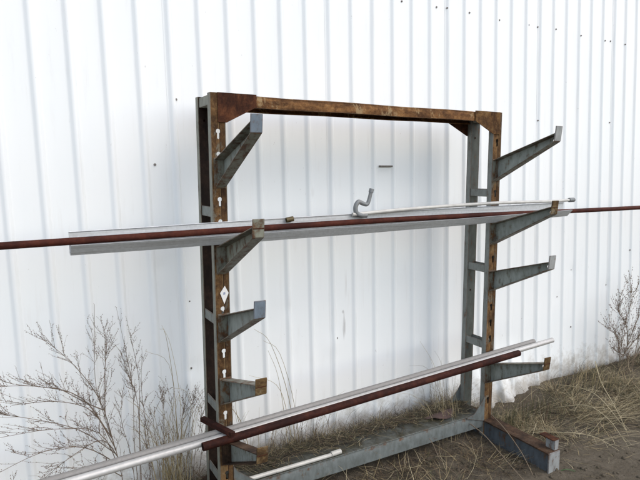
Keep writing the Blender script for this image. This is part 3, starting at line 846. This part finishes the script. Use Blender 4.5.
def clear_flap(x, yy): return .12 if (2.68 < x < 3.4 and yy > 2.46) else 1
def bank(x, yy):                                    # thick near the wall, thinning on to the bare dirt
    e = 2.02 - .20 * max(0, min(1, (x - 2.6) / 1.2)) + .10 * noise.noise((x * 2.2, 4, 0))
    return max(.03, min(1, (yy - e) / .22)) * clear_flap(x, yy)
def patchy(x, yy): return bank(x, yy)
scatter(9500, 2.6, 5.6, 1.72, 2.72, (.05, .15), (.05, .9), (.9, .3, 4.5, 2.6, 8), bank)
scatter(6200, 2.6, 5.6, 1.72, 2.72, (.06, .18), (.1, 1.0), (5, 2.4, 1.6, 2.5, .6), lambda x, yy: bank(x, yy) * (1 if noise.noise((x * 2.6, yy * 3.4, 8)) > .08 else .06))
scatter(1500, 2.6, 5.6, 2.05, 2.70, (.14, .26), (.5, 1.3), (2, .8, 2, 3, 2), lambda x, yy: bank(x, yy) * (1 if noise.noise((x * 3.1, yy * 3.4, 21)) > .12 else .03), .0015)
for _ in range(1300):                                # long straws combed towards the camera's right
    x = random.uniform(2.65, 4.6); yy = random.uniform(1.95, 2.6)
    if noise.noise((x * 2.2, yy * 2.6, 31)) < -.05 or clear_flap(x, yy) < 1: continue
    blade(x, yy, random.uniform(.18, .42), R(random.gauss(-38, 26)), random.uniform(.15, .75), random.uniform(.0009, .0016), random.choices(range(5), (4, 4, 1, 1, 0))[0])
scatter(900, .9, 2.6, 2.57, 2.70, (.18, .36), (.6, 1.35), (2, 1, 3, 2, 2), lambda x, yy: 1 if noise.noise((x * 3, 3, 3)) > -.05 else .1, .0013)
scatter(3500, .2, 2.6, 2.58, 2.72, (.05, .18), (.3, 1.3), (1.6, .6, 4, 3, 4))
for _ in range(5200):                               # litter caught on the base beam's back edge
    x = random.uniform(.9, 2.5); yy = 2.575 - abs(random.gauss(0, .06 + .03 * noise.noise((x * 6, 0, 4))))
    if yy < 2.36: continue
    blade(x, yy, random.uniform(.03, .11), random.uniform(0, 6.283), random.uniform(0, .5), random.uniform(.0009, .0018), random.choices(range(5), (1.5, .5, 3, 2.5, 4))[0], z=.149)
scatter(2600, .6, 2.5, 1.95, 2.38, (.05, .15), (.05, .8), (.8, .3, 4, 1.2, 6))
scatter(160, 1.0, 2.4, 2.0, 2.33, (.12, .26), (.3, 1.2), (4, 2, 2, 1, 0), None, .0014)
scatter(1200, 5.6, 9, 1.9, 2.72, (.08, .25), (.1, .9), (2, .6, 4, 2, 5), None, .003)
scatter(500, 1.2, 3.6, 1.3, 2.05, (.04, .12), (.0, .3), (2, 1, 3, 1, 3), None, .0010)
tag(build('dry_grass', bm, [M[m] for m in MATS]), 'matted straw and brown dead grass covering the ground along the wall', 'dry grass', kind='stuff')

random.seed(5)
bm = bmesh.new()
for _ in range(900):
    x = random.uniform(1.0, 4.2); yy = random.uniform(1.35, 2.35)
    rr = random.choice((.003, .004, .005, .006, .009, .012)) * random.uniform(.7, 1.2)
    m = bmesh.ops.create_icosphere(bm, subdivisions=1, radius=rr, matrix=Matrix.Translation((x, yy, gh(x, yy) + rr * .25)))
    for v in m['verts']: v.co += Vector((random.uniform(-1, 1), random.uniform(-1, 1), random.uniform(-1, .2))) * rr * .3
tag(build('dirt_crumbs', bm, M['ground'], smooth=70), 'small clods and pebbles scattered over the bare dirt', 'pebbles', kind='stuff')

# ------------------------------------------------------------------ light
SUN_EL = 50; SUN_DIR = Vector((.46, -.88, 0)).normalized()       # towards the sun, seen from the scene
sd = Vector((SUN_DIR.x * math.cos(R(SUN_EL)), SUN_DIR.y * math.cos(R(SUN_EL)), math.sin(R(SUN_EL))))
w = bpy.data.worlds.new('World'); sc.world = w; w.use_nodes = True
nt = w.node_tree; bg = nt.nodes['Background']
sky = nt.nodes.new('ShaderNodeTexSky'); sky.sky_type = 'NISHITA'; sky.sun_disc = False
sky.sun_elevation = R(SUN_EL); sky.sun_rotation = math.atan2(sd.x, sd.y)
sky.dust_density = 2.6; sky.air_density = 1.0; sky.ozone_density = .8
nt.links.new(sky.outputs[0], bg.inputs[0]); bg.inputs[1].default_value = .135
L = bpy.data.lights.new('sun', 'SUN'); L.energy = 1.05; L.angle = R(175); L.color = (1, .945, .82)
lo = bpy.data.objects.new('sun', L); COL.objects.link(lo)
lo.rotation_euler = sd.to_track_quat('Z', 'Y').to_euler(); lo.location = (4, -4, 6)

# ------------------------------------------------------------------ camera (solved from the photograph)
cam = bpy.data.cameras.new('camera'); co = bpy.data.objects.new('camera', cam); COL.objects.link(co)
a = Vector((.87024153, -.49261141, -.00369807)); b = Vector((.06371965, .10511623, .99241644)); f = Vector((.48848694, .86387764, -.12286554))
co.matrix_world = Matrix(((a.x, b.x, -f.x, 0), (a.y, b.y, -f.y, 0), (a.z, b.z, -f.z, 1.65207), (0, 0, 0, 1)))
cam.sensor_width = 36; cam.lens = 36 * 546.335 / 640; cam.clip_start = .05; cam.clip_end = 600
sc.camera = co
vs = sc.view_settings
vs.view_transform = 'Standard'; vs.look = 'None'; vs.gamma = 1; vs.use_curve_mapping = False; vs.exposure = 0.86
